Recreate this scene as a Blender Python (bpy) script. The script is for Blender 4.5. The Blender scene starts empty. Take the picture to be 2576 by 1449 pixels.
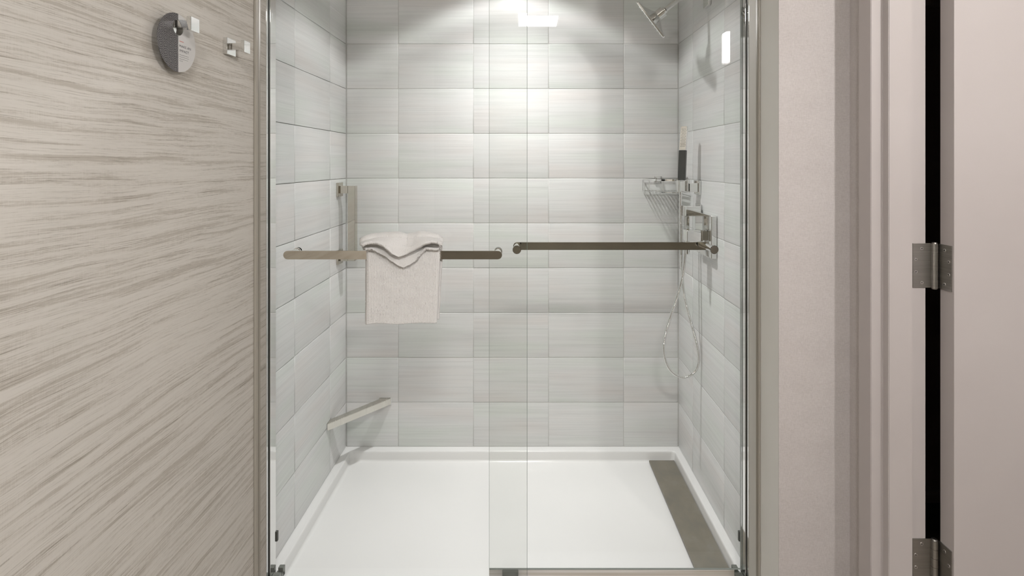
import bpy, bmesh, math, random
from mathutils import Vector, Matrix, noise
random.seed(7)
S = bpy.context.scene
COL = S.collection
PI = math.pi

# ------------------------------------------------------------------ camera, light, exposure
F, CX, CY, H = 1323.0, 1313.0, 410.0, 1.40
cd = bpy.data.cameras.new('camera'); cam = bpy.data.objects.new('camera', cd); COL.objects.link(cam)
cam.location = (0, 0, H); cam.rotation_euler = (PI/2, 0, 0)
cd.sensor_width = 36; cd.lens = F/2576*36; cd.clip_start = 0.01
cd.shift_x = -(CX-1288)/2576; cd.shift_y = (CY-724.5)/2576
S.camera = cam
S.view_settings.view_transform = 'Standard'; S.view_settings.look = 'None'
S.view_settings.gamma = 1; S.view_settings.exposure = 0.0; S.view_settings.use_curve_mapping = False
w = bpy.data.worlds.new('world'); S.world = w; w.use_nodes = True
w.node_tree.nodes['Background'].inputs[0].default_value = (1.0, 0.95, 0.9, 1)
w.node_tree.nodes['Background'].inputs[1].default_value = 0.02

SHOWER_W, PANEL_E, SIDE_E = 150.0, 165.0, 290.0
SPOT = (-0.04, 1.98, 2.45)
ld = bpy.data.lights.new('shower_spot', 'SPOT'); ld.energy = SHOWER_W; ld.color = (0.995, 0.995, 1.0)
ld.spot_size = math.radians(150); ld.spot_blend = 0.15; ld.shadow_soft_size = 0.035
lo = bpy.data.objects.new('shower_spot', ld); COL.objects.link(lo); lo.location = SPOT
# the downlight's photometric curve (strong centre, weak wings, cut off by its recess)
ld.use_nodes = True; lt = ld.node_tree; em = lt.nodes['Emission']
tcn = lt.nodes.new('ShaderNodeTexCoord'); sx = lt.nodes.new('ShaderNodeSeparateXYZ'); ab = lt.nodes.new('ShaderNodeMath'); ab.operation = 'ABSOLUTE'
rmp = lt.nodes.new('ShaderNodeValToRGB')
lt.links.new(tcn.outputs['Normal'], sx.inputs[0]); lt.links.new(sx.outputs[2], ab.inputs[0]); lt.links.new(ab.outputs[0], rmp.inputs[0]); lt.links.new(rmp.outputs[0], em.inputs['Strength'])
el = rmp.color_ramp.elements; curve = [(0.53, 0), (0.555, .03), (0.585, .10), (0.61, .13), (0.68, .085), (0.77, .19), (0.85, .33), (0.925, .56), (0.96, .66), (1.0, .86)]
while len(el) < len(curve): el.new(.5)
for e_, (p_, v_) in zip(el, curve): e_.position = p_; e_.color = (v_, v_, v_, 1)

def P(px, py, Y):
    return Vector(((px-CX)*Y/F, Y, H-(py-CY)*Y/F))

# ------------------------------------------------------------------ node helpers / materials
def newmat(name, color=(.8,.8,.8), rough=.5, metal=0.0, coat=0.0, spec=0.5):
    m = bpy.data.materials.new(name); m.use_nodes = True
    b = m.node_tree.nodes['Principled BSDF']
    b.inputs['Base Color'].default_value = (*color, 1); b.inputs['Roughness'].default_value = rough
    b.inputs['Metallic'].default_value = metal; b.inputs['Coat Weight'].default_value = coat
    b.inputs['Coat Roughness'].default_value = 0.08
    b.inputs['Specular IOR Level'].default_value = spec
    return m
class NT:
    def __init__(s, m): s.t = m.node_tree; s.n = s.t.nodes; s.b = s.n['Principled BSDF']
    def add(s, typ, **kw):
        nd = s.n.new(typ)
        for k, v in kw.items():
            if k in ('inp',):
                for a, c in v.items():
                    if isinstance(c, bpy.types.NodeSocket): s.t.links.new(c, nd.inputs[a])
                    else: nd.inputs[a].default_value = c
            else: setattr(nd, k, v)
        return nd
    def math(s, op, a, b=0.0, c=None):
        d = {0: a, 1: b}
        if c is not None: d[2] = c
        return s.add('ShaderNodeMath', operation=op, inp=d).outputs[0]
    def coord(s, scale, kind='Object', offset=None):
        tc = s.add('ShaderNodeTexCoord')
        src = tc.outputs[kind]
        if offset is not None:
            src = s.add('ShaderNodeVectorMath', operation='ADD', inp={0: src, 1: offset}).outputs[0]
        return s.add('ShaderNodeMapping', inp={'Vector': src, 'Scale': scale}).outputs[0]
    def noise(s, vec, scale=1, detail=3, rough=.5):
        return s.add('ShaderNodeTexNoise', inp={'Vector': vec, 'Scale': scale, 'Detail': detail, 'Roughness': rough}).outputs['Fac']
    def ramp(s, fac, stops):
        r = s.add('ShaderNodeValToRGB', inp={0: fac}); e = r.color_ramp.elements
        while len(e) < len(stops): e.new(.5)
        for i, (p, c) in enumerate(stops):
            e[i].position = p; e[i].color = (*c, 1) if len(c) == 3 else c
        return r.outputs[0]
    def mix(s, fac, a, b, mode='MIX'):
        nd = s.add('ShaderNodeMix', data_type='RGBA', blend_type=mode)
        for k, v in ((0, fac), (6, a), (7, b)):
            if isinstance(v, bpy.types.NodeSocket): s.t.links.new(v, nd.inputs[k])
            else: nd.inputs[k].default_value = v if k == 0 else ((*v, 1) if len(v) == 3 else v)
        return nd.outputs[2]
    def base(s, c): s.t.links.new(c, s.b.inputs['Base Color'])
    def bump(s, h, strength=.3, dist=.001):
        nd = s.add('ShaderNodeBump', inp={'Height': h, 'Strength': strength, 'Distance': dist})
        s.t.links.new(nd.outputs[0], s.b.inputs['Normal'])
def g(v): return (v, v, v)

# striated ceramic tile
M_tile = newmat('striated_tile', (.7,.7,.68), .33, spec=.45)
n = NT(M_tile)
rnd = n.add('ShaderNodeObjectInfo').outputs['Random']
off = n.add('ShaderNodeCombineXYZ', inp={0: n.math('MULTIPLY', rnd, 37.0), 1: 0.0, 2: n.math('MULTIPLY', rnd, 91.0)}).outputs[0]
fine = n.noise(n.coord((3.2, 1, 330), offset=off), 1, 3, .6)
mid = n.noise(n.coord((1.4, 1, 70), offset=off), 1, 2, .5)
tint = n.noise(n.coord((1.6, 1, 9), offset=off), 1, 2, .5)
st = n.math('ADD', n.math('MULTIPLY', fine, .6), n.math('MULTIPLY', mid, .4))
c = n.ramp(st, [(.30, (.605,.607,.603)), (.47, (.690,.692,.687)), (.60, (.735,.737,.732)), (.72, (.76,.762,.757))])
tc_ = n.ramp(tint, [(.33, (.965,1.0,.965)), (.5, (1,1,1)), (.68, (1.0,.966,.955))])
c = n.mix(1.0, c, tc_, 'MULTIPLY')
v = n.math('ADD', n.math('MULTIPLY', rnd, .035), .965)
c = n.mix(1.0, c, n.add('ShaderNodeCombineColor', inp={0: v, 1: v, 2: v}).outputs[0], 'MULTIPLY')
n.base(c); n.bump(st, .22, .0012)

M_grout = newmat('grout', (.55,.55,.535), .85)
n = NT(M_grout); n.base(n.ramp(n.noise(n.coord((80,80,80))), [(.3, (.50,.50,.48)), (.7, (.57,.57,.55))]))

# brushed-stroke wallpaper on the left wall (strokes run along Y)
M_paper = newmat('stroke_wallpaper', (.5,.47,.42), .75, spec=.25)
n = NT(M_paper)
warp = n.noise(n.coord((1, 2.2, 5)), 1, 2)
wv = n.add('ShaderNodeCombineXYZ', inp={0: 0.0, 1: 0.0, 2: n.math('MULTIPLY', warp, .035)}).outputs[0]
rag = n.noise(n.coord((1, 55, 420)), 1, 3, .7)
hatch = n.noise(n.coord((1, 650, 30)), 1, 2, .6)
s1 = n.noise(n.coord((1, 2.0, 66), offset=wv), 1, 4, .6)
s2 = n.noise(n.coord((1, 4.6, 230), offset=wv), 1, 3, .65)
s3 = n.noise(n.coord((1, 7, 680), offset=wv), 1, 2, .6)
band = n.math('ADD', n.math('ADD', n.math('MULTIPLY', s1, .62), n.math('MULTIPLY', s2, .38)), n.math('MULTIPLY', n.math('SUBTRACT', rag, .5), .16))
band = n.math('ADD', band, n.math('MULTIPLY', n.math('SUBTRACT', hatch, .5), .09))
bf = n.ramp(band, [(.40, g(1)), (.44, g(.75)), (.465, g(.40)), (.50, g(.14)), (.58, g(0))])
line = n.ramp(n.math('ADD', s3, n.math('MULTIPLY', n.math('SUBTRACT', rag, .5), .22)), [(.35, g(1)), (.42, g(0))])
c = n.mix(bf, (.650,.624,.575), (.490,.458,.405))
lm = n.math('MULTIPLY', line, n.math('ADD', n.math('MULTIPLY', bf, .55), .42))
c = n.mix(n.math('MULTIPLY', lm, .75), c, (.29,.262,.222))
n.base(c); n.bump(n.math('ADD', n.math('MULTIPLY', bf, -.5), n.math('MULTIPLY', n.noise(n.coord((1,900,900))), .15)), .2, .0008)

# linen weave wallpaper on the right walls
M_linen = newmat('linen_wallpaper', (.55,.5,.47), .8, spec=.2)
n = NT(M_linen)
h1 = n.noise(n.coord((110, 110, 1300)), 1, 2, .7)
h2 = n.noise(n.coord((1300, 1300, 110)), 1, 2, .7)
hv = n.math('ADD', n.math('MULTIPLY', h1, .5), n.math('MULTIPLY', h2, .5))
blotch = n.noise(n.coord((10, 10, 14)), 1, 2)
c = n.ramp(n.math('ADD', hv, n.math('MULTIPLY', blotch, .12)), [(.40, (.465,.432,.420)), (.56, (.545,.512,.500)), (.72, (.61,.578,.565))])
n.base(c); n.bump(hv, .3, .0006)

M_brownpaper = newmat('brown_wallpaper', (.2,.18,.15), .8, spec=.2)
n = NT(M_brownpaper)
n.base(n.ramp(n.noise(n.coord((4, 4, 90)), 1, 4, .6), [(.35, (.16,.148,.122)), (.65, (.25,.235,.20))]))

M_vinyl = newmat('pale_vinyl', (.66,.65,.61), .55, spec=.35)
n = NT(M_vinyl); vz = n.noise(n.coord((400, 400, 500)), 1, 2)
n.base(n.ramp(n.noise(n.coord((6, 6, 3)), 1, 3), [(.3, (.76,.755,.715)), (.7, (.80,.80,.77))])); n.bump(vz, .15, .0004)

M_paint = newmat('cream_enamel_paint', (.565,.505,.475), .38, spec=.4)
n = NT(M_paint)
n.base(n.ramp(n.noise(n.coord((2.5, 2.5, 2.5)), 1, 3), [(.3, (.485,.448,.437)), (.7, (.515,.48,.470))]))
n.bump(n.noise(n.coord((260, 260, 260)), 1, 2), .05, .0006)
M_ceil = newmat('ceiling_paint', (.62,.60,.56), .85)
n = NT(M_ceil); n.bump(n.noise(n.coord((120,120,120)), 1, 2), .1, .001)
M_floor = newmat('stone_floor', (.33,.29,.25), .4)
n = NT(M_floor); n.base(n.ramp(n.noise(n.coord((3,3,3)), 1, 6, .6), [(.3, (.27,.235,.20)), (.7, (.38,.34,.29))]))
M_dark = newmat('dark_painted_room', (.020,.014,.011), .7)
n = NT(M_dark); n.base(n.ramp(n.noise(n.coord((4,4,4)), 1, 3), [(.3, (.16,.115,.10)), (.7, (.22,.165,.145))]))
M_dark2 = newmat('dark_brown_wood', (.035,.025,.020), .6)
n = NT(M_dark2); n.base(n.ramp(n.noise(n.coord((3,3,40)), 1, 3), [(.3, (.24,.19,.175)), (.7, (.32,.26,.24))]))

M_chrome = newmat('polished_chrome', (.80,.80,.79), .045, 1)
n = NT(M_chrome); n.t.links.new(n.math('ADD', n.math('MULTIPLY', n.noise(n.coord((30,30,30)), 1, 3), .05), .02), n.b.inputs['Roughness'])
M_nickel = newmat('warm_polished_nickel', (.60,.565,.50), .07, 1)
n = NT(M_nickel); n.t.links.new(n.math('ADD', n.math('MULTIPLY', n.noise(n.coord((20,20,20)), 1, 3), .06), .03), n.b.inputs['Roughness'])
M_satin = newmat('satin_nickel', (.66,.64,.59), .3, 1)
n = NT(M_satin); n.t.links.new(n.math('ADD', n.math('MULTIPLY', n.noise(n.coord((40,40,4)), 1, 3), .12), .22), n.b.inputs['Roughness'])
M_steel = newmat('brushed_steel', (.40,.39,.37), .33, 1)
n = NT(M_steel)
br = n.noise(n.coord((8, 8, 900)), 1, 3)
n.base(n.ramp(br, [(.3, (.34,.33,.31)), (.7, (.46,.45,.43))])); n.bump(br, .1, .0003)
M_screw = newmat('zinc_screw', (.62,.61,.60), .25, 1)
n = NT(M_screw); n.bump(n.noise(n.coord((300,300,300))), .1, .0003)
M_slot = newmat('screw_recess', (.03,.03,.03), .6)
n = NT(M_slot); n.bump(n.noise(n.coord((300,300,300))), .1, .0003)
M_rubber = newmat('dark_grey_rubber', (.055,.058,.052), .5)
n = NT(M_rubber); n.bump(n.noise(n.coord((200,200,200))), .1, .0003)
M_greybracket = newmat('grey_moulded_bracket', (.19,.20,.18), .35, .3)
n = NT(M_greybracket); n.bump(n.noise(n.coord((200,200,200))), .1, .0003)
M_black = newmat('black_handle_grip', (.045,.047,.045), .42)
n = NT(M_black); n.bump(n.noise(n.coord((500,500,500))), .2, .0003)
M_nozzle = newmat('clear_nozzle', (.75,.75,.73), .3)
n = NT(M_nozzle); n.bump(n.noise(n.coord((400,400,400))), .1, .0002)
M_tray = newmat('white_acrylic', (.80,.79,.775), .22, spec=.5)
n = NT(M_tray)
n.base(n.ramp(n.noise(n.coord((2,2,2)), 1, 3), [(.3, (.775,.77,.76)), (.7, (.795,.79,.78))]))
n.bump(n.noise(n.coord((7,7,7)), 1, 2), .03, .003)
M_caulk = newmat('beige_caulk', (.40,.375,.325), .35)
n = NT(M_caulk); n.bump(n.noise(n.coord((60,60,12)), 1, 3), .3, .001)
M_drain = newmat('grey_stone_cover', (.2,.19,.17), .38)
n = NT(M_drain)
c = n.ramp(n.noise(n.coord((14,9,14)), 1, 6, .6), [(.30, (.155,.146,.122)), (.52, (.190,.172,.135)), (.72, (.215,.202,.170))])
n.base(c); n.bump(n.noise(n.coord((400,60,60)), 1, 2), .1, .0004)
M_sweep = newmat('clear_vinyl_sweep', (.62,.57,.50), .25)
n = NT(M_sweep); n.b.inputs['Alpha'].default_value = .75
n.base(n.ramp(n.noise(n.coord((2,2,300)), 1, 1), [(.4, (.55,.50,.43)), (.6, (.72,.70,.66))]))

def glassmat(name, tint, frosted=0.0):
    m = bpy.data.materials.new(name); m.use_nodes = True; t = m.node_tree; t.nodes.clear()
    out = t.nodes.new('ShaderNodeOutputMaterial'); mx = t.nodes.new('ShaderNodeMixShader')
    tr = t.nodes.new('ShaderNodeBsdfTransparent'); gl = t.nodes.new('ShaderNodeBsdfGlossy'); fr = t.nodes.new('ShaderNodeFresnel')
    tr.inputs[0].default_value = (*tint, 1); gl.inputs['Roughness'].default_value = 0.0
    geo = t.nodes.new('ShaderNodeNewGeometry'); iorm = t.nodes.new('ShaderNodeMath'); iorm.operation = 'MULTIPLY_ADD'
    iorm.inputs[1].default_value = -(1.5-1/1.5)*0; iorm.inputs[2].default_value = 1.5
    t.links.new(geo.outputs['Backfacing'], iorm.inputs[0])
    # slightly uneven tint, kept tiny, so that the pane is a node material like the rest
    nz = t.nodes.new('ShaderNodeTexNoise'); nz.inputs['Scale'].default_value = 1.5
    rp = t.nodes.new('ShaderNodeValToRGB'); rp.color_ramp.elements[0].color = (*tint, 1)
    rp.color_ramp.elements[1].color = (tint[0]*.992, tint[1]*.992, tint[2]*.992, 1)
    t.links.new(nz.outputs['Fac'], rp.inputs[0]); t.links.new(rp.outputs[0], tr.inputs[0])
    fr.inputs[0].default_value = 1.32
    t.links.new(fr.outputs[0], mx.inputs[0]); t.links.new(tr.outputs[0], mx.inputs[1]); t.links.new(gl.outputs[0], mx.inputs[2])
    t.links.new(mx.outputs[0], out.inputs[0])
    return m
M_glass = glassmat('clear_glass', (.984,.988,.982))
M_gedge = newmat('glass_edge', (.16,.19,.17), .1)
n = NT(M_gedge); n.base(n.ramp(n.noise(n.coord((2,2,6))), [(.3, (.13,.16,.145)), (.7, (.2,.23,.21))]))
M_gedge_light = newmat('glass_edge_pale', (.42,.46,.43), .1)
n = NT(M_gedge_light); n.base(n.ramp(n.noise(n.coord((2,2,6))), [(.3, (.38,.42,.39)), (.7, (.46,.5,.47))]))

M_terry = newmat('white_terry', (.86,.85,.83), .95, spec=.1)
n = NT(M_terry)
n.b.inputs['Sheen Weight'].default_value = .25
nz = n.noise(n.coord((700,700,700)), 1, 3, .7)
n.base(n.ramp(nz, [(.3, (.70,.695,.685)), (.6, (.81,.805,.795))])); n.bump(nz, .7, .001)
def emis(name, col, e):
    m = newmat(name, (.8,.8,.8), .5); b = m.node_tree.nodes['Principled BSDF']
    b.inputs['Emission Color'].default_value = (*col, 1); b.inputs['Emission Strength'].default_value = e
    return m
M_panel = emis('lit_ceiling_panel', (1.0, .975, .96), PANEL_E)
M_side = emis('lit_wall_lamp', (1.0, .96, .935), SIDE_E)
M_lens = emis('lit_downlight_lens', (1, .98, .93), 6)
M_redink = newmat('red_ink', (.62,.09,.06), .5); n = NT(M_redink); n.bump(n.noise(n.coord((500,500,500))), .05, .0001)
M_ink = newmat('grey_ink', (.10,.10,.11), .5); n = NT(M_ink); n.bump(n.noise(n.coord((500,500,500))), .05, .0001)
M_white = newmat('white_card', (.60,.59,.575), .4); n = NT(M_white); n.bump(n.noise(n.coord((300,300,300))), .03, .0002)
# dark card half with nested arc pattern (Truchet tiles of concentric arcs); local x along card, z up
M_arc = newmat('arc_pattern_card', (.06,.055,.06), .38)
n = NT(M_arc)
sep = n.add('ShaderNodeSeparateXYZ', inp={0: n.coord((1, 62, 62))})
u, vv = sep.outputs[1], sep.outputs[2]
fu, fv = n.math('FLOOR', u), n.math('FLOOR', vv)
wn = n.add('ShaderNodeTexWhiteNoise', noise_dimensions='3D', inp={0: n.add('ShaderNodeCombineXYZ', inp={0: fu, 1: fv, 2: 0.0}).outputs[0]}).outputs[0]
flip = n.math('GREATER_THAN', wn, .5)
lu, lv = n.math('SUBTRACT', u, fu), n.math('SUBTRACT', vv, fv)
inv = n.math('SUBTRACT', 1.0, lu)
lx = n.math('ADD', n.math('MULTIPLY', lu, flip), n.math('MULTIPLY', inv, n.math('SUBTRACT', 1.0, flip)))
d1 = n.math('SQRT', n.math('ADD', n.math('MULTIPLY', lx, lx), n.math('MULTIPLY', lv, lv)))
ix, iv = n.math('SUBTRACT', 1.0, lx), n.math('SUBTRACT', 1.0, lv)
d2 = n.math('SQRT', n.math('ADD', n.math('MULTIPLY', ix, ix), n.math('MULTIPLY', iv, iv)))
d = n.math('MINIMUM', d1, d2)
w_ = n.math('ABSOLUTE', n.math('SUBTRACT', n.math('FRACT', n.math('MULTIPLY', d, 4.0)), .5))
n.base(n.mix(n.math('LESS_THAN', w_, .13), (.050,.045,.048), (.21,.198,.19)))

# ------------------------------------------------------------------ geometry helpers
def link(name, me, mat=None, parent=None, mats=None):
    o = bpy.data.objects.new(name, me); COL.objects.link(o)
    for m in (mats or ([mat] if mat else [])): me.materials.append(m)
    if parent: o.parent = parent
    return o
def obj(name, bm, mat=None, parent=None, smooth=False, mats=None, angle=40):
    me = bpy.data.meshes.new(name); bmesh.ops.recalc_face_normals(bm, faces=bm.faces)
    bm.to_mesh(me); bm.free()
    if smooth:
        me.shade_smooth()
        me.set_sharp_from_angle(angle=math.radians(angle))
    o = link(name, me, mat, parent, mats)
    if smooth and angle <= 60:
        wn_ = o.modifiers.new('weighted_normal', 'WEIGHTED_NORMAL'); wn_.keep_sharp = True; wn_.weight = 100
    return o
def box(bm, x0, x1, y0, y1, z0, z1, bev=0, mi=0, seg=2, rot=None, org=None):
    vs = [bm.verts.new((x, y, z)) for x in (x0, x1) for y in (y0, y1) for z in (z0, z1)]
    fs = [bm.faces.new([vs[i] for i in q]) for q in ((0,1,3,2),(4,6,7,5),(0,4,5,1),(2,3,7,6),(0,2,6,4),(1,5,7,3))]
    for f in fs: f.material_index = mi
    geo = vs
    if bev:
        es = list({e for f in fs for e in f.edges})
        r = bmesh.ops.bevel(bm, geom=es, offset=bev, segments=seg, affect='EDGES', profile=.5)
        geo = list({v for f in r['faces'] for v in f.verts} | {v for v in vs if v.is_valid})
    if rot is not None:
        o = Vector(org or (0,0,0))
        for v in geo: v.co = o + rot @ (v.co - o)
    return geo
def B(*a, **k):
    bm = bmesh.new(); box(bm, *a, **k); return bm
def frame_of(d):
    d = d.normalized(); up = Vector((0,0,1)) if abs(d.z) < .9 else Vector((1,0,0))
    a = d.cross(up).normalized(); return a, d.cross(a).normalized()
def cyl(bm, p0, p1, r0, r1=None, n=24, cap=True):
    p0, p1 = Vector(p0), Vector(p1); r1 = r0 if r1 is None else r1
    a, b = frame_of(p1-p0)
    R = [[bm.verts.new(p + (a*math.cos(t)+b*math.sin(t))*r) for t in [2*PI*i/n for i in range(n)]] for p, r in ((p0,r0),(p1,r1))]
    for i in range(n): bm.faces.new((R[0][i], R[0][(i+1)%n], R[1][(i+1)%n], R[1][i]))
    if cap: bm.faces.new(R[0]); bm.faces.new(R[1])
def tube(bm, pts, rad, n=10, closed=False):
    pts = [Vector(p) for p in pts]; N = len(pts)
    t0 = (pts[1]-pts[0]).normalized(); a, b = frame_of(t0); rings = []
    for i, p in enumerate(pts):
        if closed: t = (pts[(i+1)%N]-pts[i-1]).normalized()
        else: t = (pts[min(i+1,N-1)]-pts[max(i-1,0)]).normalized()
        a = (a - t*a.dot(t)).normalized(); b = t.cross(a)
        r = rad[i] if isinstance(rad, (list, tuple)) else rad
        rings.append([bm.verts.new(p + (a*math.cos(q)+b*math.sin(q))*r) for q in [2*PI*k/n for k in range(n)]])
    for i in range(N if closed else N-1):
        A, Bq = rings[i], rings[(i+1)%N]
        for k in range(n): bm.faces.new((A[k], A[(k+1)%n], Bq[(k+1)%n], Bq[k]))
    if not closed: bm.faces.new(rings[0]); bm.faces.new(rings[-1])
def spline(ctrl, step):
    c = [Vector(p) for p in ctrl]; c = [c[0]*2-c[1]] + c + [c[-1]*2-c[-2]]; fine = []
    for i in range(1, len(c)-2):
        for k in range(24):
            t = k/24; a, b, d, e = c[i-1], c[i], c[i+1], c[i+2]
            fine.append(.5*((2*b)+(d-a)*t+(2*a-5*b+4*d-e)*t*t+(3*b-a-3*d+e)*t**3))
    fine.append(c[-2]); out = [fine[0]]; acc = 0
    for p, q in zip(fine, fine[1:]):
        L = (q-p).length; pos = step-acc
        while pos <= L: out.append(p.lerp(q, pos/L)); pos += step
        acc = (acc+L) % step if L else acc
        acc = L-(pos-step)
    return out
def prism(bm, poly, z0, z1, bev=0):
    lo_ = [bm.verts.new((x, y, z0)) for x, y in poly]; hi = [bm.verts.new((x, y, z1)) for x, y in poly]
    N = len(poly); sides = []
    for i in range(N): sides.append(bm.faces.new((lo_[i], lo_[(i+1)%N], hi[(i+1)%N], hi[i])))
    bm.faces.new(lo_[::-1]); bm.faces.new(hi)
    if bev:
        vert = [e for f in sides for e in f.edges if abs(e.verts[0].co.z-e.verts[1].co.z) > 1e-6]
        bmesh.ops.bevel(bm, geom=list(set(vert)), offset=bev, segments=3, affect='EDGES')
def tag(o, label, cat, group=None):
    o['label'] = label; o['category'] = cat
    if group: o['group'] = group
    return o
def empty(name, loc, label, cat, group=None):
    o = bpy.data.objects.new(name, None); COL.objects.link(o); o.location = loc; o.empty_display_size = .02
    return tag(o, label, cat, group)
def adopt(root, *parts):
    """parts are modelled in world coordinates: keep them there under a root that stands at its base"""
    for p in parts:
        p.parent = root; p.matrix_parent_inverse = Matrix.Translation(root.location).inverted()
def struct(o): o['kind'] = 'structure'; return o

# ------------------------------------------------------------------ the room shell
XL, XR, YB, ZT, CEIL = -0.806, 0.7175, 2.41, 0.100, 2.50
YP, YC = 1.592, 1.47            # front of the shower posts, corner of the short wall
GD = .0012
TH = .009                        # tile thickness (face lies on XL / XR / YB)
wall_back = struct(obj('wall_back', B(XL-.12, XR+.19, YB+GD, YB+.12, 0, CEIL), M_grout))
wall_left = struct(obj('wall_left', B(XL-.12, XL-TH+.0025, -1.72, YB+GD, 0, CEIL), M_grout))
wp = obj('wallpaper', B(XL-TH+.0025, XL, -1.6, YP-.0015, 0, CEIL), M_paper, wall_left)
wall_right = struct(obj('wall_right', B(XR+GD, .9156-.001, YC+.001, YB+GD, 0, CEIL), M_grout))
bm = bmesh.new()
box(bm, XR, .9156, YC-.001, YC+.001, 0, CEIL)
obj('wallpaper', bm, M_linen, wall_right)
obj('side_panel', B(XR, XR+GD, YC+.001, YP-.0015, 0, CEIL), M_vinyl, wall_right)
wall_stub = struct(obj('wall_side', B(.9156, 1.036, 1.375, YB+.12, 0, CEIL), M_linen))
struct(obj('wall_front', B(XL-.12, 2.22, -1.72, -1.6, 0, CEIL), M_brownpaper))
wall_far = struct(obj('wall_east', B(2.1, 2.22, -1.6, YB+.12, 0, CEIL), M_linen))
struct(obj('wall_north', B(1.036, 2.1, YB, YB+.12, 0, CEIL), M_dark))
struct(obj('wall_light_block', B(1.036, 2.1, 1.33, 1.40, 2.11, CEIL), M_paint))  # unseen lintel added over the open leaf to keep light out of the cavity
struct(obj('wall_infill', B(1.945, 2.1, 1.33, 1.40, 0, 2.11), M_paint))  # unseen filler added beside the leaf, closes the dark cavity
bm = bmesh.new()
box(bm, 1.037, 1.047, 1.44, YB-.001, 0, CEIL); box(bm, 2.09, 2.099, 1.41, YB-.001, 0, CEIL)
struct(obj('trim_1', bm, M_dark))
struct(obj('trim_2', B(1.05, 2.085, 1.90, 1.96, 1.966, 2.10, bev=.003), M_dark2))
struct(obj('trim_3', B(1.05, 2.085, 1.90, 1.96, .17, .215, bev=.003), M_dark2))
struct(obj('trim_4', B(1.05, 2.085, 1.93, 1.95, .215, 1.966), M_dark))
struct(obj('floor', B(XL-.12, 2.22, -1.72, YB+.12, -.1, 0), M_floor))
struct(obj('ceiling', B(XL-.12, 2.22, -1.72, YB+.12, CEIL, CEIL+.1), M_ceil))
struct(obj('baseboard_left', B(XL, XL+.014, -1.6, YP-.02, 0, .10, bev=.003), M_paint))
struct(obj('baseboard_front', B(XL, 2.1, -1.6, -1.586, 0, .10, bev=.003), M_paint))
struct(obj('baseboard_right', B(XR+.02, .9146, YC-.015, YC-.001, 0, .10, bev=.003), M_paint))
# caulked edge strips where the tile ends
struct(obj('trim_5', B(XL, XL+.0085, YP-.014, YP, ZT, CEIL, bev=.0025), M_caulk, smooth=True))
struct(obj('trim_6', B(XR-.0045, XR, YP-.012, YP, ZT, CEIL, bev=.002), M_caulk, smooth=True))

# ------------------------------------------------------------------ tiles: every tile its own piece
PIT, TL, GAP = .2053, .3435, .0023
tile_cache = {}
def tile_mesh(wd, ht):
    k = (round(wd, 4), round(ht, 4))
    if k in tile_cache: return tile_cache[k]
    bm = bmesh.new(); b = .0022; hw, hh = wd/2-GAP/2, ht/2-GAP/2
    def ring(i, y): return [bm.verts.new((sx*(hw-i), y, sz*(hh-i))) for sx, sz in ((-1,-1),(1,-1),(1,1),(-1,1))]
    r0, r1, r2, r3 = ring(0, TH), ring(0, .0010), ring(b*.4, .0003), ring(b, 0)
    for A, Bq in ((r0,r1),(r1,r2),(r2,r3)):
        for i in range(4): bm.faces.new((A[i], A[(i+1)%4], Bq[(i+1)%4], Bq[i]))
    bm.faces.new(r3)
    bmesh.ops.recalc_face_normals(bm, faces=bm.faces)
    me = bpy.data.meshes.new('tile'); bm.to_mesh(me); bm.free(); me.materials.append(M_tile)
    me.shade_smooth(); me.set_sharp_from_angle(angle=math.radians(60))
    # normals must face -Y (towards the viewer)
    tile_cache[k] = me; return me
rows = []; z = .0977
while z < CEIL-.005:
    rows.append((max(z, ZT+.0002), min(z+PIT, CEIL-.001))); z += PIT
def lay(cols, place, parent):
    for (a, b) in cols:
        for (z0, z1) in rows:
            o = bpy.data.objects.new('tile', tile_mesh(b-a, z1-z0)); COL.objects.link(o); o.parent = parent
            place(o, (a+b)/2, (z0+z1)/2)
jit = lambda: random.uniform(-.0004, .0004)
bx = [XL+.002] + [(px-CX)*YB/F for px in (1002, 1191, 1380, 1569)] + [XR-.002]
def pb(o, c, z): o.location = (c, YB+jit(), z)
lay(list(zip(bx, bx[1:])), pb, wall_back)
sy = [YB-.001, YB-.2, YB-.2-TL, YP]
def pl(o, c, z): o.location = (XL+jit(), c, z); o.rotation_euler = (0, 0, PI/2)
lay([(b, a) for a, b in zip(sy, sy[1:])], pl, wall_left)
def pr(o, c, z): o.location = (XR+jit(), c, z); o.rotation_euler = (0, 0, -PI/2)
lay([(b, a) for a, b in zip(sy, sy[1:])], pr, wall_right)

# ------------------------------------------------------------------ shower tray
bm = bmesh.new()
def rr(x0, x1, y0, y1, z, rad):
    pts = []
    for cx, cy, a0 in ((x1-rad, y1-rad, 0), (x0+rad, y1-rad, 90), (x0+rad, y0+rad, 180), (x1-rad, y0+rad, 270)):
        for k in range(7):
            a = math.radians(a0+15*k); pts.append(bm.verts.new((cx+rad*math.cos(a), cy+rad*math.sin(a), z)))
    return pts
ix0, ix1, iy0, iy1 = -.777, .692, 1.65, 2.376
OV = .005
R = [rr(XL-OV, XR+OV, 1.535, YB+OV, 0, .001), rr(XL-OV, XR+OV, 1.535, YB+OV, ZT-.006, .001), rr(XL-OV, XR+OV, 1.537, YB+OV, ZT-.001, .001), rr(XL-OV, XR+OV, 1.542, YB+OV, ZT, .001),
     rr(ix0, ix1, iy0, iy1, ZT, .012)]
for ins, zz in ((.0018, ZT-.0006), (.0035, ZT-.003), (.005, ZT-.008), (.008, .066), (.0105, .061), (.015, .0575), (.022, .056), (.06, .055), (.16, .0545), (.30, .054)):
    R.append(rr(ix0+ins, ix1-ins, iy0+ins, iy1-ins, zz, .012+min(ins,.06)*.6))
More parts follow.
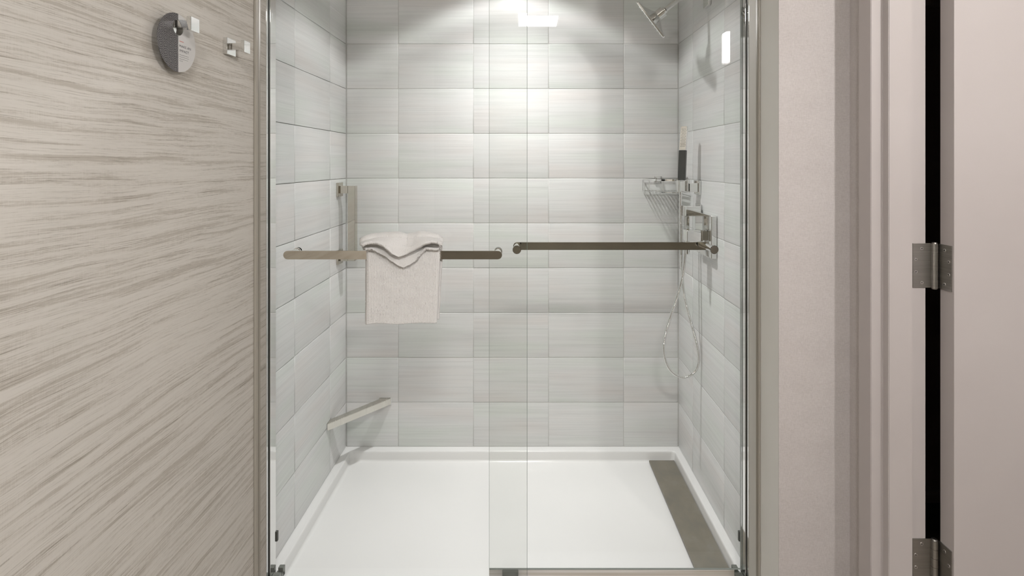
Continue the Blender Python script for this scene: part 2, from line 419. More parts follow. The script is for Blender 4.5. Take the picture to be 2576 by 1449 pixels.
for A, Bq in zip(R, R[1:]):
    N = len(A)
    for i in range(N): bm.faces.new((A[i], A[(i+1)%N], Bq[(i+1)%N], Bq[i]))
bm.faces.new(R[0]); bm.faces.new(R[-1])
o = obj('shower_tray', bm, M_tray, smooth=True, angle=50)
tag(o, 'wide white acrylic shower tray with raised rim filling the tiled alcove', 'shower tray')

# drain cover
dc = empty('drain_cover', (.626, 2.01, .0555), 'long narrow grey stone drain cover along the right side of the white tray', 'drain cover')
cov = obj('cover_plate', B(.5690, .6815, 1.668, 2.355, .0615, .0695, bev=.0012), M_drain)
feet = [obj('foot', B(x-.006, x+.006, y-.012, y+.012, .0550, .0615), M_rubber) for x in (.590, .66) for y in (1.70, 1.9, 2.1, 2.32)]
adopt(dc, cov, *feet)

# ------------------------------------------------------------------ glass enclosure frame
def post(s, X, inner):
    bm = bmesh.new(); x0, x1 = sorted((X-s*.0, inner)); e = .0006
    lo_, hi = (x0+e, x1) if s > 0 else (x0, x1-e)
    zz0, zz1 = ZT, 2.02
    box(bm, lo_, hi, YP, YP+.0105, zz0, zz1, bev=.0015)
    box(bm, lo_, hi, YP+.0245, YP+.062, zz0, zz1, bev=.0015)
    if s > 0: box(bm, lo_, hi-.016, YP+.0105, YP+.0245, zz0, zz1)
    else: box(bm, lo_+.016, hi, YP+.0105, YP+.0245, zz0, zz1)
    p = obj('channel', bm, M_chrome, smooth=True)
    a, b = (hi-.016, hi-.004) if s > 0 else (lo_+.004, lo_+.016)
    gk = obj('gasket', B(a, b, YP+.0110, YP+.0240, zz0, zz1), M_rubber)
    return p, gk
LI, RI = -.7735, .6865
p1, g1 = post(1, XL, LI); p2, g2 = post(-1, XR, RI)
hd = obj('header_rail', B(XL+.001, XR-.001, YP+.003, YP+.062, 2.021, 2.075, bev=.004), M_chrome, smooth=True)
tag(hd, 'chrome header rail along the top of the glass shower doors', 'shower rail')
parts = {1: [p1, g1], -1: [p2, g2]}
for s, xi in ((1, LI), (-1, RI)):
    bm = bmesh.new(); a, b = sorted((xi+s*.0005, xi+s*.023))
    box(bm, a, b, 1.596, 1.640, ZT, ZT+.024, bev=.0015)
    box(bm, a+(.006 if s > 0 else 0), b-(0 if s > 0 else .006), 1.654, 1.668, ZT-.001, ZT+.027, bev=.001)
    box(bm, a, b, 1.640, 1.662, ZT, ZT+.012)
    parts[s].append(obj('corner_bracket', bm, M_greybracket, smooth=True))
    a, b = sorted((xi-s*.012, xi+s*.0040))
    parts[s].append(obj('bumper', B(a, b, 1.6548, 1.6640, .208, .239, bev=.0015), M_rubber, smooth=True))
bm = bmesh.new()
box(bm, -.0610, -.0110, 1.6205, 1.6345, ZT, .139, bev=.003)
gd = obj('panel_guide', bm, M_greybracket, smooth=True)
tag(gd, 'small grey guide block at the foot of the overlapping glass doors', 'door guide')
pl_ = empty('shower_post', (XL+.016, 1.62, ZT), 'left chrome shower post, between the streaked wallpaper and the tiles', 'shower post', 'chrome posts at the shower opening')
adopt(pl_, *parts[1])
pr_ = empty('shower_post', (XR-.016, 1.62, ZT), 'right chrome shower post, between the tiles and the pale side wall', 'shower post', 'chrome posts at the shower opening')
adopt(pr_, *parts[-1])
for x in (-.050, -.022):
    bm = bmesh.new(); cyl(bm, (x, 1.6207, .1135), (x, 1.6190, .1135), .0022, .0018, 12); sc = obj('screw', bm, M_screw, gd)

# ------------------------------------------------------------------ glass doors with bars
ZBAR = 1.131
def pane(x0, x1, y0, y1, z0, z1, lightedge):
    bm = bmesh.new()
    box(bm, x0, x1, y0, y1, z0, z1, bev=.0006 if lightedge else .0011, seg=1)
    bm.normal_update()
    for f in bm.faces: f.material_index = 0 if abs(f.normal.y) > .99 else 1
    return obj('glass_pane', bm, mats=[M_glass, M_gedge_light if lightedge else M_gedge])
# outer, left door
ld_ = empty('sliding_glass_door', (-.38, 1.610, ZT+.012), 'left frameless glass door carrying the flat towel bar on its outside', 'shower door', 'frameless glass panels')
XE = (1326.5-CX)*1.610/F
gp = pane(-.7850, XE, 1.6065, 1.6135, ZT+.014, 2.020, False)
YBAR = 1.550
def flatbar(x0, x1, y, z, hh, th, mat):
    bm = bmesh.new(); rad = hh/2; poly = []
    for k in range(13): a = PI/2+PI*k/12; poly.append((x0+rad+rad*math.cos(a), rad*math.sin(a)))
    for k in range(13): a = -PI/2+PI*k/12; poly.append((x1-rad+rad*math.cos(a), rad*math.sin(a)))
    A = [bm.verts.new((px, y-th/2, z+pz)) for px, pz in poly]; Bq = [bm.verts.new((px, y+th/2, z+pz)) for px, pz in poly]
    N = len(poly)
    for i in range(N): bm.faces.new((A[i], A[(i+1)%N], Bq[(i+1)%N], Bq[i]))
    f1 = bm.faces.new(A); f2 = bm.faces.new(Bq)
    bmesh.ops.bevel(bm, geom=list(f1.edges)+list(f2.edges), offset=.0012, segments=2, affect='EDGES')
    return obj('towel_bar', bm, mat, smooth=True, angle=30)
bar = flatbar((713.5-CX)*YBAR/F, (1263-CX)*YBAR/F, YBAR, ZBAR-.002, .0248, .008, M_nickel)
st_ = []
for px in (727, 1251):
    x = (px-CX)*YBAR/F; bm = bmesh.new()
    cyl(bm, (x, YBAR+.004, ZBAR-.002), (x, 1.6065, ZBAR-.002), .0105, n=32); cyl(bm, (x, 1.6030, ZBAR-.002), (x, 1.6064, ZBAR-.002), .0125, n=32)
    cyl(bm, (x, 1.6136, ZBAR-.002), (x, 1.6185, ZBAR-.002), .0125, n=32)
    st_.append(obj('standoff', bm, M_chrome, smooth=True, angle=50))
adopt(ld_, gp, bar, *st_)
# inner, right door
rd_ = empty('sliding_glass_door', (.33, 1.645, ZT+.004), 'right frameless glass door with its bar on the inside and round outer caps', 'shower door', 'frameless glass panels')
gp2 = pane((1230.5-CX)*1.645/F, .6845, 1.6415, 1.6485, .130, 2.020, True)
YB2 = 1.705; xa, xb = (1300.2-CX)*1.63/F, (1797-CX)*1.63/F
bar2 = flatbar(xa-.0125, xb+.0125, YB2, ZBAR, .0248, .008, M_nickel)
st2 = []
for x in (xa, xb):
    bm = bmesh.new()
    cyl(bm, (x, 1.6486, ZBAR), (x, YB2-.004, ZBAR), .0105, n=32)
    cyl(bm, (x, 1.6285, ZBAR), (x, 1.6300, ZBAR), .0122, .0132, n=32); cyl(bm, (x, 1.6300, ZBAR), (x, 1.6414, ZBAR), .0132, n=32)
    st2.append(obj('standoff', bm, M_nickel if x < 0 else M_chrome, smooth=True, angle=50))
sw = obj('drip_sweep', B((1230.5-CX)*1.645/F, .6635, 1.6425, 1.6475, ZT+.003, .1292), M_sweep)
adopt(rd_, gp2, bar2, sw, *st2)

# ------------------------------------------------------------------ grab bar on the left wall
gb = empty('grab_bar', (XL, 2.31, 1.14), 'short vertical square grab bar on the left tiled wall behind the glass', 'grab bar')
bm = bmesh.new(); y0, y1 = 2.294, 2.328; xo, xi_ = -.7285, -.7605
box(bm, xi_, xo, y0, y1, .972, 1.300, bev=.0015)
b1 = obj('bar', bm, M_nickel, smooth=True)
arms = []
for zc in (1.2835, .9885):
    arms.append(obj('arm', B(XL+.010, xi_-.0002, y0+.0005, y1-.0005, zc-.0165, zc+.0165, bev=.001), M_nickel, smooth=True))
    arms.append(obj('flange', B(XL+.0006, XL+.0105, 2.281, 2.341, zc-.031, zc+.031, bev=.002), M_nickel, smooth=True))
adopt(gb, b1, *arms)

# ------------------------------------------------------------------ corner foot rest
fr_ = empty('foot_rest', (XL, 2.19, .295), 'slanted satin metal foot rest bar across the lower left shower corner', 'foot rest')
def fpoly(z0, z1):
    bm = bmesh.new(); prism(bm, [(XL+.003, 2.168), (-.599, YB-.003), (-.645, YB-.003), (XL+.003, 2.214)], z0, z1)
    es = list(bm.edges); bmesh.ops.bevel(bm, geom=es, offset=.0012, segments=2, affect='EDGES'); return bm
fb = obj('bar', fpoly(.295, .3235), M_satin, smooth=True)
fl = [obj('mounting_plate', B(XL+.0006, XL+.0030, 2.166, 2.22, .293, .3255), M_chrome), obj('mounting_plate', B(-.652, -.597, YB-.0030, YB-.0006, .293, .3255), M_chrome)]
adopt(fr_, fb, *fl)

# ------------------------------------------------------------------ shower head
sh = empty('overhead_shower', (XR, 2.02, 2.045), 'square chrome overhead shower head on an angled arm', 'shower head')
nrm = Vector((-.74, .345, -.56)).normalized()
hc = P(1639, 52, 2.03)
ax = (Vector((.606, 0, -.795)) - nrm*Vector((.606, 0, -.795)).dot(nrm)).normalized(); ay = nrm.cross(ax)
def hframe(u, v_, w_): return hc + ax*u + ay*v_ + nrm*w_
bm = bmesh.new(); q = .083
def sq(r, w_, rad=.15):
    return [bm.verts.new(hframe(a*r, b*r, w_)) for a, b in ((-1,-1+rad),(-1+rad,-1),(1-rad,-1),(1,-1+rad),(1,1-rad),(1-rad,1),(-1+rad,1),(-1,1-rad))]
R = [sq(q-.002, .0035, .05), sq(q, .002, .05), sq(q, -.003, .05), sq(q-.002, -.0045, .05), sq(.058, -.009, .12), sq(.030, -.022, .3), sq(.019, -.030, .5)]
for A, Bq in zip(R, R[1:]):
    for i in range(8): bm.faces.new((A[i], A[(i+1)%8], Bq[(i+1)%8], Bq[i]))
bm.faces.new(R[0]); bm.faces.new(R[-1])
hb = obj('head_plate', bm, M_chrome, smooth=True, angle=15)
bm = bmesh.new()
for i in range(9):
    for j in range(9):
        u_, v_ = -.062+.0155*i, -.062+.0155*j
        cyl(bm, hframe(u_, v_, .0035), hframe(u_, v_, .0068), .0019, .0014, 8)
nz_ = obj('nozzles', bm, M_nozzle); nz_['kind'] = 'stuff'
bm = bmesh.new(); cyl(bm, hframe(0,0,-.026), hframe(0,0,-.055), .0205, n=32); nk = obj('neck', bm, M_chrome, smooth=True)
bm = bmesh.new(); cyl(bm, hframe(0,0,-.055), hframe(0,0,-.064), .0125, n=24); nr = obj('collar_ring', bm, M_chrome, smooth=True)
pA = hframe(0,0,-.062); fl_ = Vector((XR-.004, 2.02, 2.055))
pB = Vector((.632, 2.02, 2.053))
am = bmesh.new(); tube(am, spline([pA, pA.lerp(pB, .45), pA.lerp(pB, .82), pB+Vector((.004, 0, .001)), Vector((.67, 2.02, 2.055)), fl_], .004), .0095, 18)
ar = obj('shower_arm', am, M_chrome, smooth=True, angle=60)
fg = obj('wall_flange', B(XR-.012, XR-.0006, 1.992, 2.048, 2.0, 2.088, bev=.002), M_chrome, smooth=True)
adopt(sh, hb, nz_, nk, nr, ar, fg)

# ------------------------------------------------------------------ hand shower, holder, hose
YH = 2.13
ho = empty('hand_shower_holder', (XR, YH, 1.31), 'chrome wall bracket gripping the upright hand shower', 'bracket')
def pxbox(px0, px1, py0, py1, Y, d, bev=.002, name='x', mat=M_chrome, **k):
    a, b = P(px0, py1, Y), P(px1, py0, Y); return obj(name, B(a.x, b.x, Y, Y+d, a.z, b.z, bev=bev), mat, smooth=True)
h1_ = obj('wall_flange', B(XR-.010, XR-.0006, 2.105, 2.163, 1.272, 1.330, bev=.002), M_chrome, smooth=True)
h2_ = obj('bracket_arm', B(P(1731,0,YH).x, XR-.010, 2.112, 2.150, 1.283, 1.319, bev=.002), M_chrome, smooth=True)
bm = bmesh.new()
hx = P(1717, 0, YH).x
for dx in (-.0175, .0165):
    cyl(bm, (hx+dx, 2.118, 1.2835), (hx+dx, 2.118, 1.330), .0048, n=20)
box(bm, hx-.0215, hx+.0230, 2.127, 2.157, 1.2835, 1.329, bev=.003)
h3_ = obj('clamp', bm, M_chrome, smooth=True)
adopt(ho, h1_, h2_, h3_)
hs = empty('hand_shower', (hx, 2.118, 1.331), 'slim upright hand shower with chrome head and black grip standing in its bracket', 'hand shower')
def wand(p0, p1, w0, w1, y, dd, bev):
    """square wand turned 30 degrees about its axis, leaning slightly"""
    bm = bmesh.new(); ringz = []
    for (pt, ww) in ((p0, w0), (p1, w1)):
        ringz.append([bm.verts.new(pt + Vector((math.cos(a)*ww*.707, math.sin(a)*ww*.707, 0))) for a in [math.radians(45+62+90*k) for k in range(4)]])
    for i in range(4): bm.faces.new((ringz[0][i], ringz[0][(i+1)%4], ringz[1][(i+1)%4], ringz[1][i]))
    bm.faces.new(ringz[0]); bm.faces.new(ringz[1])
    bmesh.ops.bevel(bm, geom=list(bm.edges), offset=bev, segments=3, affect='EDGES'); return bm
q0, q1, q2 = P(1715, 453, 2.118), P(1718, 378, 2.116), P(1722, 318, 2.112)
g_ = obj('grip', wand(q0, q1, .0275, .0270, 0, 0, .0012), M_black, smooth=True)
hh = obj('spray_head', wand(q1+Vector((0,0,.0006)), q2, .0255, .0245, 0, 0, .0012), M_chrome, smooth=True)
bm = bmesh.new()
fn = Vector((math.cos(math.radians(242)), math.sin(math.radians(242)), 0)); ft = Vector((-fn.y, fn.x, 0))
for i in range(13):
    for j in range(4):
        p_ = q1.lerp(q2, .16+.72*i/12) + fn*.0125 + ft*(-.0066+.0044*j+(.0022 if i % 2 else 0))
        cyl(bm, p_, p_+fn*.0010, .0011, n=6)
hn = obj('nozzles', bm, M_rubber); hn['kind'] = 'stuff'
adopt(hs, g_, hh, hn)

# hose
ctrl = [(1712,484,2.118),(1712,530,2.118),(1713,578,2.117),(1714,636,2.116),(1716,690,2.116),(1721,742,2.116),(1733,793,2.110),(1745,836,2.104),(1755.5,880,2.10),(1757.5,908,2.10),
        (1751,931,2.10),(1735,945,2.10),(1715,948.5,2.095),(1693,938,2.09),(1677,915,2.088),(1669.5,880,2.086),(1674,842,2.086),(1686,800,2.086),(1700,758,2.086),(1712,718,2.088),(1719,685,2.090),(1723,645,2.094),(1726,610,2.098),(1728,580,2.100)]
pts = spline([P(*c_) for c_ in ctrl], .00105)
hr = [.0052 if k % 4 in (0,) else (.0062 if k % 4 == 2 else .0058) for k in range(len(pts))]
hz = empty('shower_hose', P(1715, 948, 2.095), 'ribbed chrome hose looping down from the hand shower to its outlet', 'hose')
bm = bmesh.new(); tube(bm, pts, hr, 14); hs1 = obj('hose', bm, M_chrome, smooth=True, angle=80)
bm = bmesh.new(); cyl(bm, P(1713,579,2.117), P(1713.4,606,2.1165), .0066, .0056, 24); cyl(bm, P(1713.4,606,2.1165), P(1714,640,2.116), .0056, .0066, 24)
hs2 = obj('sleeve', bm, M_chrome, smooth=True)
bm = bmesh.new(); cyl(bm, P(1712,483.3,2.118), P(1712,490,2.118), .0072, .0066, 24); hs3 = obj('hose_nut', bm, M_chrome, smooth=True)
adopt(hz, hs1, hs2, hs3)

# hose outlet elbow
ou = empty('hose_outlet', (XR, 2.12, 1.207), 'square chrome hose outlet elbow on the right wall above the valve handle', 'water outlet')
o1 = obj('wall_flange', B(XR-.009, XR-.0006, 2.095, 2.150, 1.125, 1.236, bev=.002), M_chrome, smooth=True)
o2 = obj('outlet_block', B(P(1720,0,2.085).x, XR-.009, 2.082, 2.125, P(0,544,2.085).z, P(0,518,2.085).z, bev=.0025), M_chrome, smooth=True)
o3 = obj('outlet_spout', B(P(1724.5,0,2.088).x, P(1735,0,2.088).x, 2.090, 2.107, P(0,583,2.09).z, P(0,544.2,2.09).z, bev=.002), M_chrome, smooth=True)
adopt(ou, o1, o2, o3)

# mixer valve
va = empty('mixer_valve', (XR, 2.01, 1.127), 'square chrome mixer valve plate with block handle on the right wall', 'shower valve')
v1 = obj('escutcheon', B(.694, XR-.0006, 1.930, 2.088, 1.047, 1.206, bev=.004), M_chrome, smooth=True)
v2 = obj('handle', B(.6225, .684, 1.985, 2.032, 1.103, 1.146, bev=.003), M_chrome, smooth=True)
v3 = obj('handle_stem', B(.684, .694, 1.990, 2.027, 1.107, 1.142), M_chrome)
v4 = obj('lever', B(.6235, .6375, 1.994, 2.010, 1.052, 1.103, bev=.004), M_chrome, smooth=True)
adopt(va, v1, v2, v3, v4)

# ------------------------------------------------------------------ wire corner basket
ba = empty('corner_basket', (XR-.07, YB-.07, 1.272), 'curved chrome wire soap basket in the right shower corner', 'soap basket')
zt, zb = 1.330, 1.273
cc = Vector((XR-.006, YB-.006, 0)); rx, ry = .160, .175
arc = [(cc.x-.004, cc.y-ry)]
for k in range(0, 25):
    a = -PI/2 - PI/2*k/24; ex = 2/2.6
    arc.append((cc.x + rx*(-(abs(math.cos(a))**ex)), cc.y + ry*(-(abs(math.sin(a))**ex))))
arc.append((cc.x-rx, cc.y-.001))
def strip(z0, z1, th, name):
    bm = bmesh.new(); loop = arc + [(cc.x, cc.y)]
    inner = []
    cen = Vector((cc.x-rx*.42, cc.y-ry*.42))
    for p_ in loop:
        v_ = cen-Vector(p_); inner.append(Vector(p_)+v_.normalized()*th)
    N = len(loop); Vv = [[bm.verts.new((x, y, z_)) for x, y in L] for L, z_ in ((loop, z0), (loop, z1), (inner, z1), (inner, z0))]
    for a in range(4):
        A, Bq = Vv[a], Vv[(a+1)%4]
        for i in range(N): bm.faces.new((A[i], A[(i+1)%N], Bq[(i+1)%N], Bq[i]))
    return obj(name, bm, M_chrome, smooth=True, angle=35)
r1_ = strip(zt-.0075, zt, .0022, 'top_band'); r2_ = strip(zb, zb+.0022, .003, 'bottom_ring')
pp = [r1_, r2_]
def on_arc(t):
    f = t*(len(arc)-1); i = min(int(f), len(arc)-2); a, b = Vector(arc[i]), Vector(arc[i+1]); return a.lerp(b, f-i)
for t in (.03, .40, .74, .985):
    q_ = on_arc(t); bm = bmesh.new(); d_ = (Vector((cc.x-.07, cc.y-.07))-q_).normalized()*.0014
    cyl(bm, (q_.x+d_.x, q_.y+d_.y, zb+.002), (q_.x+d_.x, q_.y+d_.y, zt-.002), .0014, n=10); pp.append(obj('upright_wire', bm, M_chrome, smooth=True))
for k in range(10):     # slats run from the corner diagonal outwards, parallel to the right wall
    x = cc.x-.012-.0148*k
    best = min((p_ for p_ in arc), key=lambda p_: abs(p_[0]-x))
    # y on the arc at this x
    ys = [a[1]+(b[1]-a[1])*((x-a[0])/(b[0]-a[0]) if abs(b[0]-a[0]) > 1e-9 else 0) for a, b in zip(arc, arc[1:]) if min(a[0], b[0]) <= x <= max(a[0], b[0])]
    yy = ys[0] if ys else best[1]
    pp.append(obj('slat', B(x-.0035, x+.0035, yy+.001, cc.y-.001, zb+.0006, zb+.0030), M_chrome))
bm = bmesh.new(); box(bm, .606, .640, YB-.007, YB-.0006, 1.306, 1.340, bev=.002); box(bm, .612, .634, YB-.016, YB-.007, 1.313, 1.334, bev=.002)
pp.append(obj('wall_clip', bm, M_chrome, smooth=True))
bm = bmesh.new(); box(bm, XR-.006, XR-.0006, 2.27, 2.302, 1.306, 1.340, bev=.002)
pp.append(obj('wall_clip', bm, M_chrome, smooth=True))
adopt(ba, *pp)

# ------------------------------------------------------------------ towel on the left bar
tw = empty('hand_towel', ((1012-CX)*1.54/F, YBAR, .925), 'folded white terry towel hanging over the left door bar', 'towel')
def lerp_tab(tab, x):
    if x <= tab[0][0]: return tab[0][1]
    for (a, b), (c_, d_) in zip(tab, tab[1:]):
        if x <= c_:
            t = (x-a)/(c_-a); t = t*t*(3-2*t)*.35 + t*.65; return b+(d_-b)*t
    return tab[-1][1]
def cloth(name, px0, px1, crest, edge, back, off, thick, nu=170, nv=150, rib=.0005, fuzz=.0006, taper=None, wav=0.0, seed=0, puff=0.0, slope=0.0, rbk=.014, ah=.017):
    """sheet draped over the bar: back edge -> crest -> front edge; crest / edge are tables px -> py (picture rows at the sheet)"""
    bm = bmesh.new(); G = []
    for i in range(nu+1):
        u_ = i/nu; px = px0+(px1-px0)*u_; col_ = []
        zc = H-(lerp_tab(crest, px)-CY)*(YBAR)/F; yf = YBAR-off
        ze = H-(lerp_tab(edge, px)-CY)*(yf)/F; zbk = H-(lerp_tab(back, px)-CY)*(YBAR+.02)/F
        rb = rbk; offt = off - slope*.75; yf = YBAR-off
        # profile polyline
        prof = [(YBAR+rb, zbk), (YBAR+rb, zc-ah)]
        for k in range(1, 9):
            a = PI*k/8; prof.append((YBAR+(rb if a < PI/2 else offt)*math.cos(a), zc-ah+ah*math.sin(a)))
        zs = zc-ah
        if ze < zs-.004: prof.append(((yf+YBAR-offt)/2-puff, (zs*.45+ze*.55)))
        prof.append((yf, min(ze, zs-.002)))
        L = [0]
        for a, b in zip(prof, prof[1:]): L.append(L[-1]+math.hypot(a[0]-b[0], a[1]-b[1]))
        for j in range(nv+1):
            s_ = L[-1]*j/nv; k = 0
            while k < len(L)-2 and L[k+1] < s_: k += 1
            t = (s_-L[k])/max(L[k+1]-L[k], 1e-6); y = prof[k][0]+(prof[k+1][0]-prof[k][0])*t; z = prof[k][1]+(prof[k+1][1]-prof[k][1])*t
            front = y < YBAR
            pxx = px + (taper(px, z, front) if taper else 0)
            x = (pxx-CX)*y/F
            nn = noise.noise(Vector((x*14+seed, z*14, seed)))*.004 + noise.noise(Vector((x*45, z*45+seed, 3)))*.0016
            rb_ = rib*math.sin(2*PI*(x+noise.noise(Vector((x*20, z*12, 5)))*.0012)/.0045)
            fz = random.uniform(-fuzz, fuzz)
            edge_round = .006*(max(0, abs(u_-.5)*2-.93)/.07)**2
            sgn = -1 if front else 1
            y += sgn*(rb_ + nn*.8 + wav*math.sin(x*70+seed) - edge_round) + fz
            z += random.uniform(-fuzz, fuzz)*.8 + (nn if j > nv*.4 and z > zc-.03 else 0)
            col_.append(bm.verts.new((x+random.uniform(-fuzz, fuzz)*.6, y, z)))
        G.append(col_)
    for i in range(nu):
        for j in range(nv): bm.faces.new((G[i][j], G[i+1][j], G[i+1][j+1], G[i][j+1]))
    o = obj(name, bm, M_terry, smooth=True, angle=180)
    md = o.modifiers.new('thickness', 'SOLIDIFY'); md.thickness = thick; md.offset = 0; md.use_rim = True
    return o
def tp(px, z, front):
    t = max(0, min(1, (1.13-z)/.2)); m = (px-1012)/90
    return (2.5*t*m if m < 0 else -(8*t)*m) + (0 if front else 7*max(0, min(1, m)))
body = cloth('towel_body', 924, 1104, [(924, 622), (1104, 618)], [(924, 816), (950, 812), (1000, 815), (1060, 811), (1104, 813)], [(924, 806), (1104, 800)], .016, .009, nu=240, nv=260, rib=.0004, fuzz=.0003, taper=tp, seed=1)
flapL = cloth('folded_layer', 914, 1107, [(914, 612), (940, 607), (1010, 604), (1109, 612)],
              [(910, 617), (923, 628), (940, 630), (965, 643), (985, 657), (1005, 670), (1016, 673), (1030, 667), (1045, 658), (1058, 640), (1075, 622), (1092, 618), (1109, 612)],
              [(910, 620), (922, 624), (932, 640), (1098, 642), (1109, 622)], .032, .008, nu=200, nv=120, rib=0, fuzz=.00022, seed=4, puff=.003, slope=.018, rbk=.009, ah=.011)
flapU = cloth('folded_layer', 908, 1111, [(908, 602), (922, 596), (945, 591), (980, 588), (1005, 588), (1024, 592.5), (1040, 589), (1056, 586), (1080, 587), (1100, 592), (1111, 600)],
              [(908, 607), (925, 610), (945, 614), (965, 621), (975, 628), (988, 640), (1003, 647), (1018, 643), (1035, 634), (1052, 624), (1070, 615), (1085, 610), (1100, 612), (1111, 606)],
              [(908, 616), (922, 612), (932, 630), (1098, 632), (1111, 614)], .050, .009, nu=220, nv=120, rib=.00015, fuzz=.0002, wav=.0030, seed=9, puff=.008, slope=.044, rbk=.020, ah=.011)
adopt(tw, body, flapL, flapU)

# ------------------------------------------------------------------ robe hooks on the wallpaper
def hook(Yc, zc, label):
    r = empty('robe_hook', (XL, Yc, zc), label, 'hook', 'square chrome hooks on the wallpapered wall')
    def lb(nm, x0, x1, h_, zo=0): return obj(nm, B(XL+x0, XL+x1, Yc-h_, Yc+h_, zc+zo-h_, zc+zo+h_, bev=.0012), M_chrome, smooth=True)
    adopt(r, lb('base_plate', .0005, .0115, .0222), lb('arm', .0115, .0445, .0092), lb('cap', .0445, .0545, .0163))
    return r
hook(1.210, 1.7180, 'square chrome robe hook with the round card hanging on it')
hook(1.439, 1.7170, 'bare square chrome robe hook beside the shower frame')

# ------------------------------------------------------------------ round card
card = empty('hanging_card', (XL+.0195, 1.2005, 1.608), 'round two-tone card hanging on the hook, dark arc pattern and white half', 'card')
CXc, CYc, CZc, CR = XL+.0195, 1.2005, 1.6745, .0665
HY, HZ, HR = 1.2035, 1.7100, .0180
def half(name, side, mat):
    """half disc with a round hole: rings between the hole outline and the rim"""
    bm = bmesh.new(); N = 48; th = .0007
    a0, a1 = (PI/2, 3*PI/2) if side < 0 else (-PI/2, PI/2)
    out, inn = [], []
    for k in range(N+1):
        a = a0+(a1-a0)*k/N; d_ = (math.cos(a), math.sin(a))
        inn.append((min(max(HY+HR*d_[0], -9), 9), HZ+HR*d_[1]))
        # rim point: seam x is at hole centre line, ray cast from the hole centre to the rim circle
        ox, oz = HY-CYc, HZ-CZc; b_ = ox*d_[0]+oz*d_[1]; c_ = ox*ox+oz*oz-CR*CR; t = -b_+math.sqrt(b_*b_-c_)
        out.append((HY+t*d_[0], HZ+t*d_[1]))
    V4 = [[bm.verts.new((x, y, z)) for y, z in L] for L, x in ((inn, CXc), (out, CXc), (out, CXc-th), (inn, CXc-th))]
    for a in range(4):
        A, Bq = V4[a], V4[(a+1)%4]
        for i in range(N): bm.faces.new((A[i], A[i+1], Bq[i+1], Bq[i]))
    for i in (0, N): bm.faces.new([V4[a][i] for a in range(4)])
    return obj(name, bm, mat)
dh = half('patterned_half', -1, M_arc); wh = half('printed_half', 1, M_white)
dh['label'] = 'dark half with pale arc pattern'; wh['label'] = 'white half with grey lettering'
adopt(card, dh, wh)
def lettering(txt, size, y, z, space=1.0):
    cu = bpy.data.curves.new('lettering', 'FONT'); cu.body = txt; cu.size = size; cu.space_character = space; cu.resolution_u = 3
    t = bpy.data.objects.new('tmp', cu); COL.objects.link(t)
    bpy.context.view_layer.update()
    me = bpy.data.meshes.new_from_object(t.evaluated_get(bpy.context.evaluated_depsgraph_get()))
    bpy.data.objects.remove(t)
    for v_ in me.vertices: v_.co = Vector((CXc+.00025, y+v_.co.x, z+v_.co.y))
    o_ = link('lettering', me, M_ink); me.materials.clear(); me.materials.append(M_ink); return o_
l1 = lettering('MAKE AN', .0088, HY+.0036, 1.6665, 1.16); l2 = lettering('IMPACT', .0088, HY+.0036, 1.6558, 1.16)
rl = obj('red_rule', B(CXc+.0001, CXc+.0004, HY+.0040, HY+.0190, 1.6797, 1.6806), M_redink)
bm = bmesh.new(); rs = random.Random(3)
for k, wd in enumerate((.033, .034, .031, .012)):
    y = HY+.0040; z = 1.6490-.0047*k; end = y+wd
    while y < end:
        L_ = rs.uniform(.0015, .0042); box(bm, CXc+.0001, CXc+.0003, y, min(y+L_, end), z, z+.0006); y += L_+.0009
sm = obj('small_print', bm, M_ink)
adopt(card, l1, l2, rl, sm)

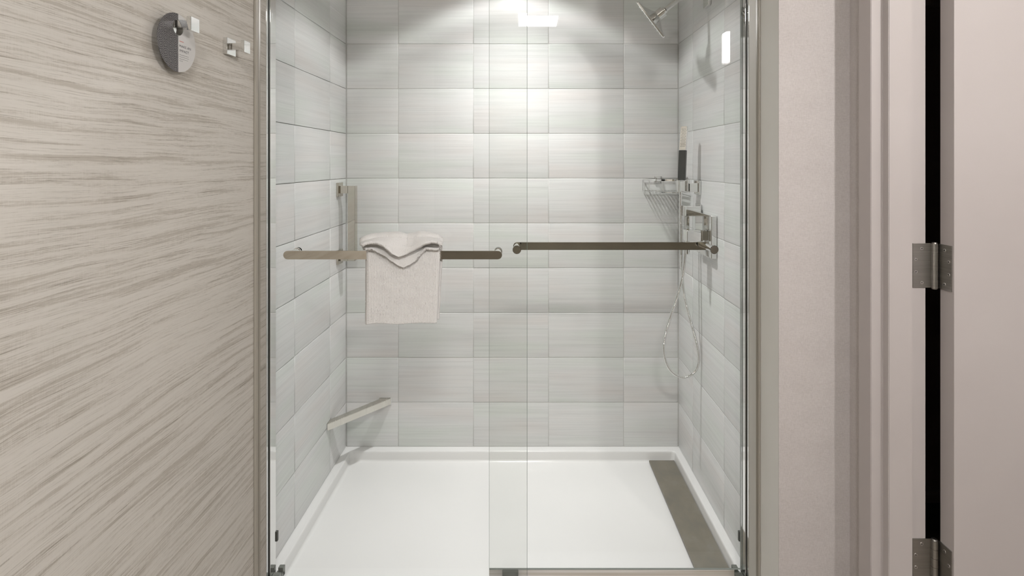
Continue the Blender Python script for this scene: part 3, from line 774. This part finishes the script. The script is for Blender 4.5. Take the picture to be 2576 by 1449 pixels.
# ------------------------------------------------------------------ door leaf, frame, hinges
door = struct(obj('door_1', B(1.0750, 1.940, 1.3080, 1.3520, .008, 2.10, bev=.0012), M_paint))
bm = bmesh.new()
prism(bm, [(.9036,1.412),(.9036,1.362),(.9345,1.362),(.9345,1.340),(.9957,1.340),(.9957,1.362),(1.0460,1.362),(1.0460,1.43),(1.0362,1.43),(1.0362,1.3745),(.9152,1.3745),(.9152,1.412)], 0, 2.11, bev=.0016)
fm = obj('door_frame', bm, M_paint, door, smooth=True)
def hinge(ztop):
    zz0, zz1 = ztop-.1145, ztop; zc = (zz0+zz1)/2
    bm = bmesh.new(); kx, ky, kr = 1.0636, 1.3560, .0080; n5 = (zz1-zz0)/5
    for k in range(5): cyl(bm, (kx, ky, zz0+n5*k+.0005), (kx, ky, zz0+n5*(k+1)-.0005), kr, n=24)
    cyl(bm, (kx, ky, zz0), (kx, ky, zz1), kr*.86, n=20)
    cyl(bm, (kx, ky, zz1), (kx, ky, zz1+.003), kr*.9, kr*.7, 20); cyl(bm, (kx, ky, zz0-.003), (kx, ky, zz0), kr*.7, kr*.9, 20)
    hg = obj('hinge', bm, M_steel, door, smooth=True)
    obj('frame_leaf', B(1.0105, 1.0575, 1.3590, 1.3618, zz0, zz1, bev=.0004), M_steel, hg)
    obj('door_leaf', B(1.0722, 1.0748, 1.3135, 1.3540, zz0, zz1, bev=.0004), M_steel, hg)
    def screw(p, d):
        bm = bmesh.new(); p = Vector(p); d = Vector(d); a, b = frame_of(d)
        cyl(bm, p, p+d*.0007, .0045, .0040, 20)
        s_ = obj('screw', bm, M_screw, hg, smooth=True)
        bm = bmesh.new()
        for t_, o_ in ((a, b), (b, a)):
            vs = [bm.verts.new(p+d*.00085+t_*(x*.0024)+o_*(y*.0005)) for x, y in ((-1,-1),(1,-1),(1,1),(-1,1))]; bm.faces.new(vs)
        mm = s_.data; mm.materials.append(M_slot)
        me = bpy.data.meshes.new('slot'); bm.to_mesh(me); bm.free()
        b2 = bmesh.new(); b2.from_mesh(mm); k0 = len(b2.faces); b2.from_mesh(me); b2.faces.ensure_lookup_table()
        for f in b2.faces[k0:]: f.material_index = 1
        b2.to_mesh(mm); b2.free()
    for (x, dz) in ((1.0330, .0440), (1.0178, .0160), (1.0180, -.0160), (1.0332, -.0440)): screw((x, 1.3590, zc+dz), (0, -1, 0))
    for (y, dz) in ((1.3345, .0430), (1.3215, .0160), (1.3215, -.0160), (1.3350, -.0430)): screw((1.0722, y, zc+dz), (-1, 0, 0))
hinge(1.1923); hinge(.4286)

# ------------------------------------------------------------------ lamps (outside the picture, seen in reflections)
dl = empty('recessed_downlight', (SPOT[0], SPOT[1], CEIL), 'round recessed downlight in the ceiling over the shower', 'ceiling light')
bm = bmesh.new()
for ra, rb_, za, zb_ in ((.058, .075, CEIL-.001, CEIL-.001), (.058, .075, CEIL-.005, CEIL-.003)): pass
tube(bm, [(SPOT[0]+.066*math.cos(2*PI*k/40), SPOT[1]+.066*math.sin(2*PI*k/40), CEIL-.005) for k in range(40)], .0045, 8, closed=True)
t1 = obj('trim_ring', bm, M_ceil, smooth=True)
bm = bmesh.new(); cyl(bm, (SPOT[0], SPOT[1], CEIL-.003), (SPOT[0], SPOT[1], CEIL-.0005), .060, n=40); t2 = obj('lens', bm, M_lens)
adopt(dl, t1, t2)
cl = empty('ceiling_light', (.12, -.65, CEIL), 'square lit panel light on the ceiling behind the viewer', 'ceiling light')
c1 = obj('housing', B(-.044, .284, -.80, -.50, CEIL-.035, CEIL-.001, bev=.004), M_ceil); c2 = obj('diffuser', B(-.024, .264, -.78, -.52, CEIL-.042, CEIL-.036), M_panel)
adopt(cl, c1, c2)
sl = empty('wall_lamp', (1.32, -.02, 2.04), 'narrow vertical lit wall lamp on a post out of view to the right', 'wall lamp')
s1_ = obj('diffuser', B(1.266, 1.322, -.03, .03, 2.033, 2.215, bev=.004), M_side)
s2_ = obj('back_plate', B(1.260, 1.328, -.05, -.031, 2.015, 2.235, bev=.002), M_chrome)
s3_ = obj('stem', B(1.287, 1.301, -.047, -.033, 2.235, CEIL-.0005), M_chrome)
adopt(sl, s1_, s2_, s3_)
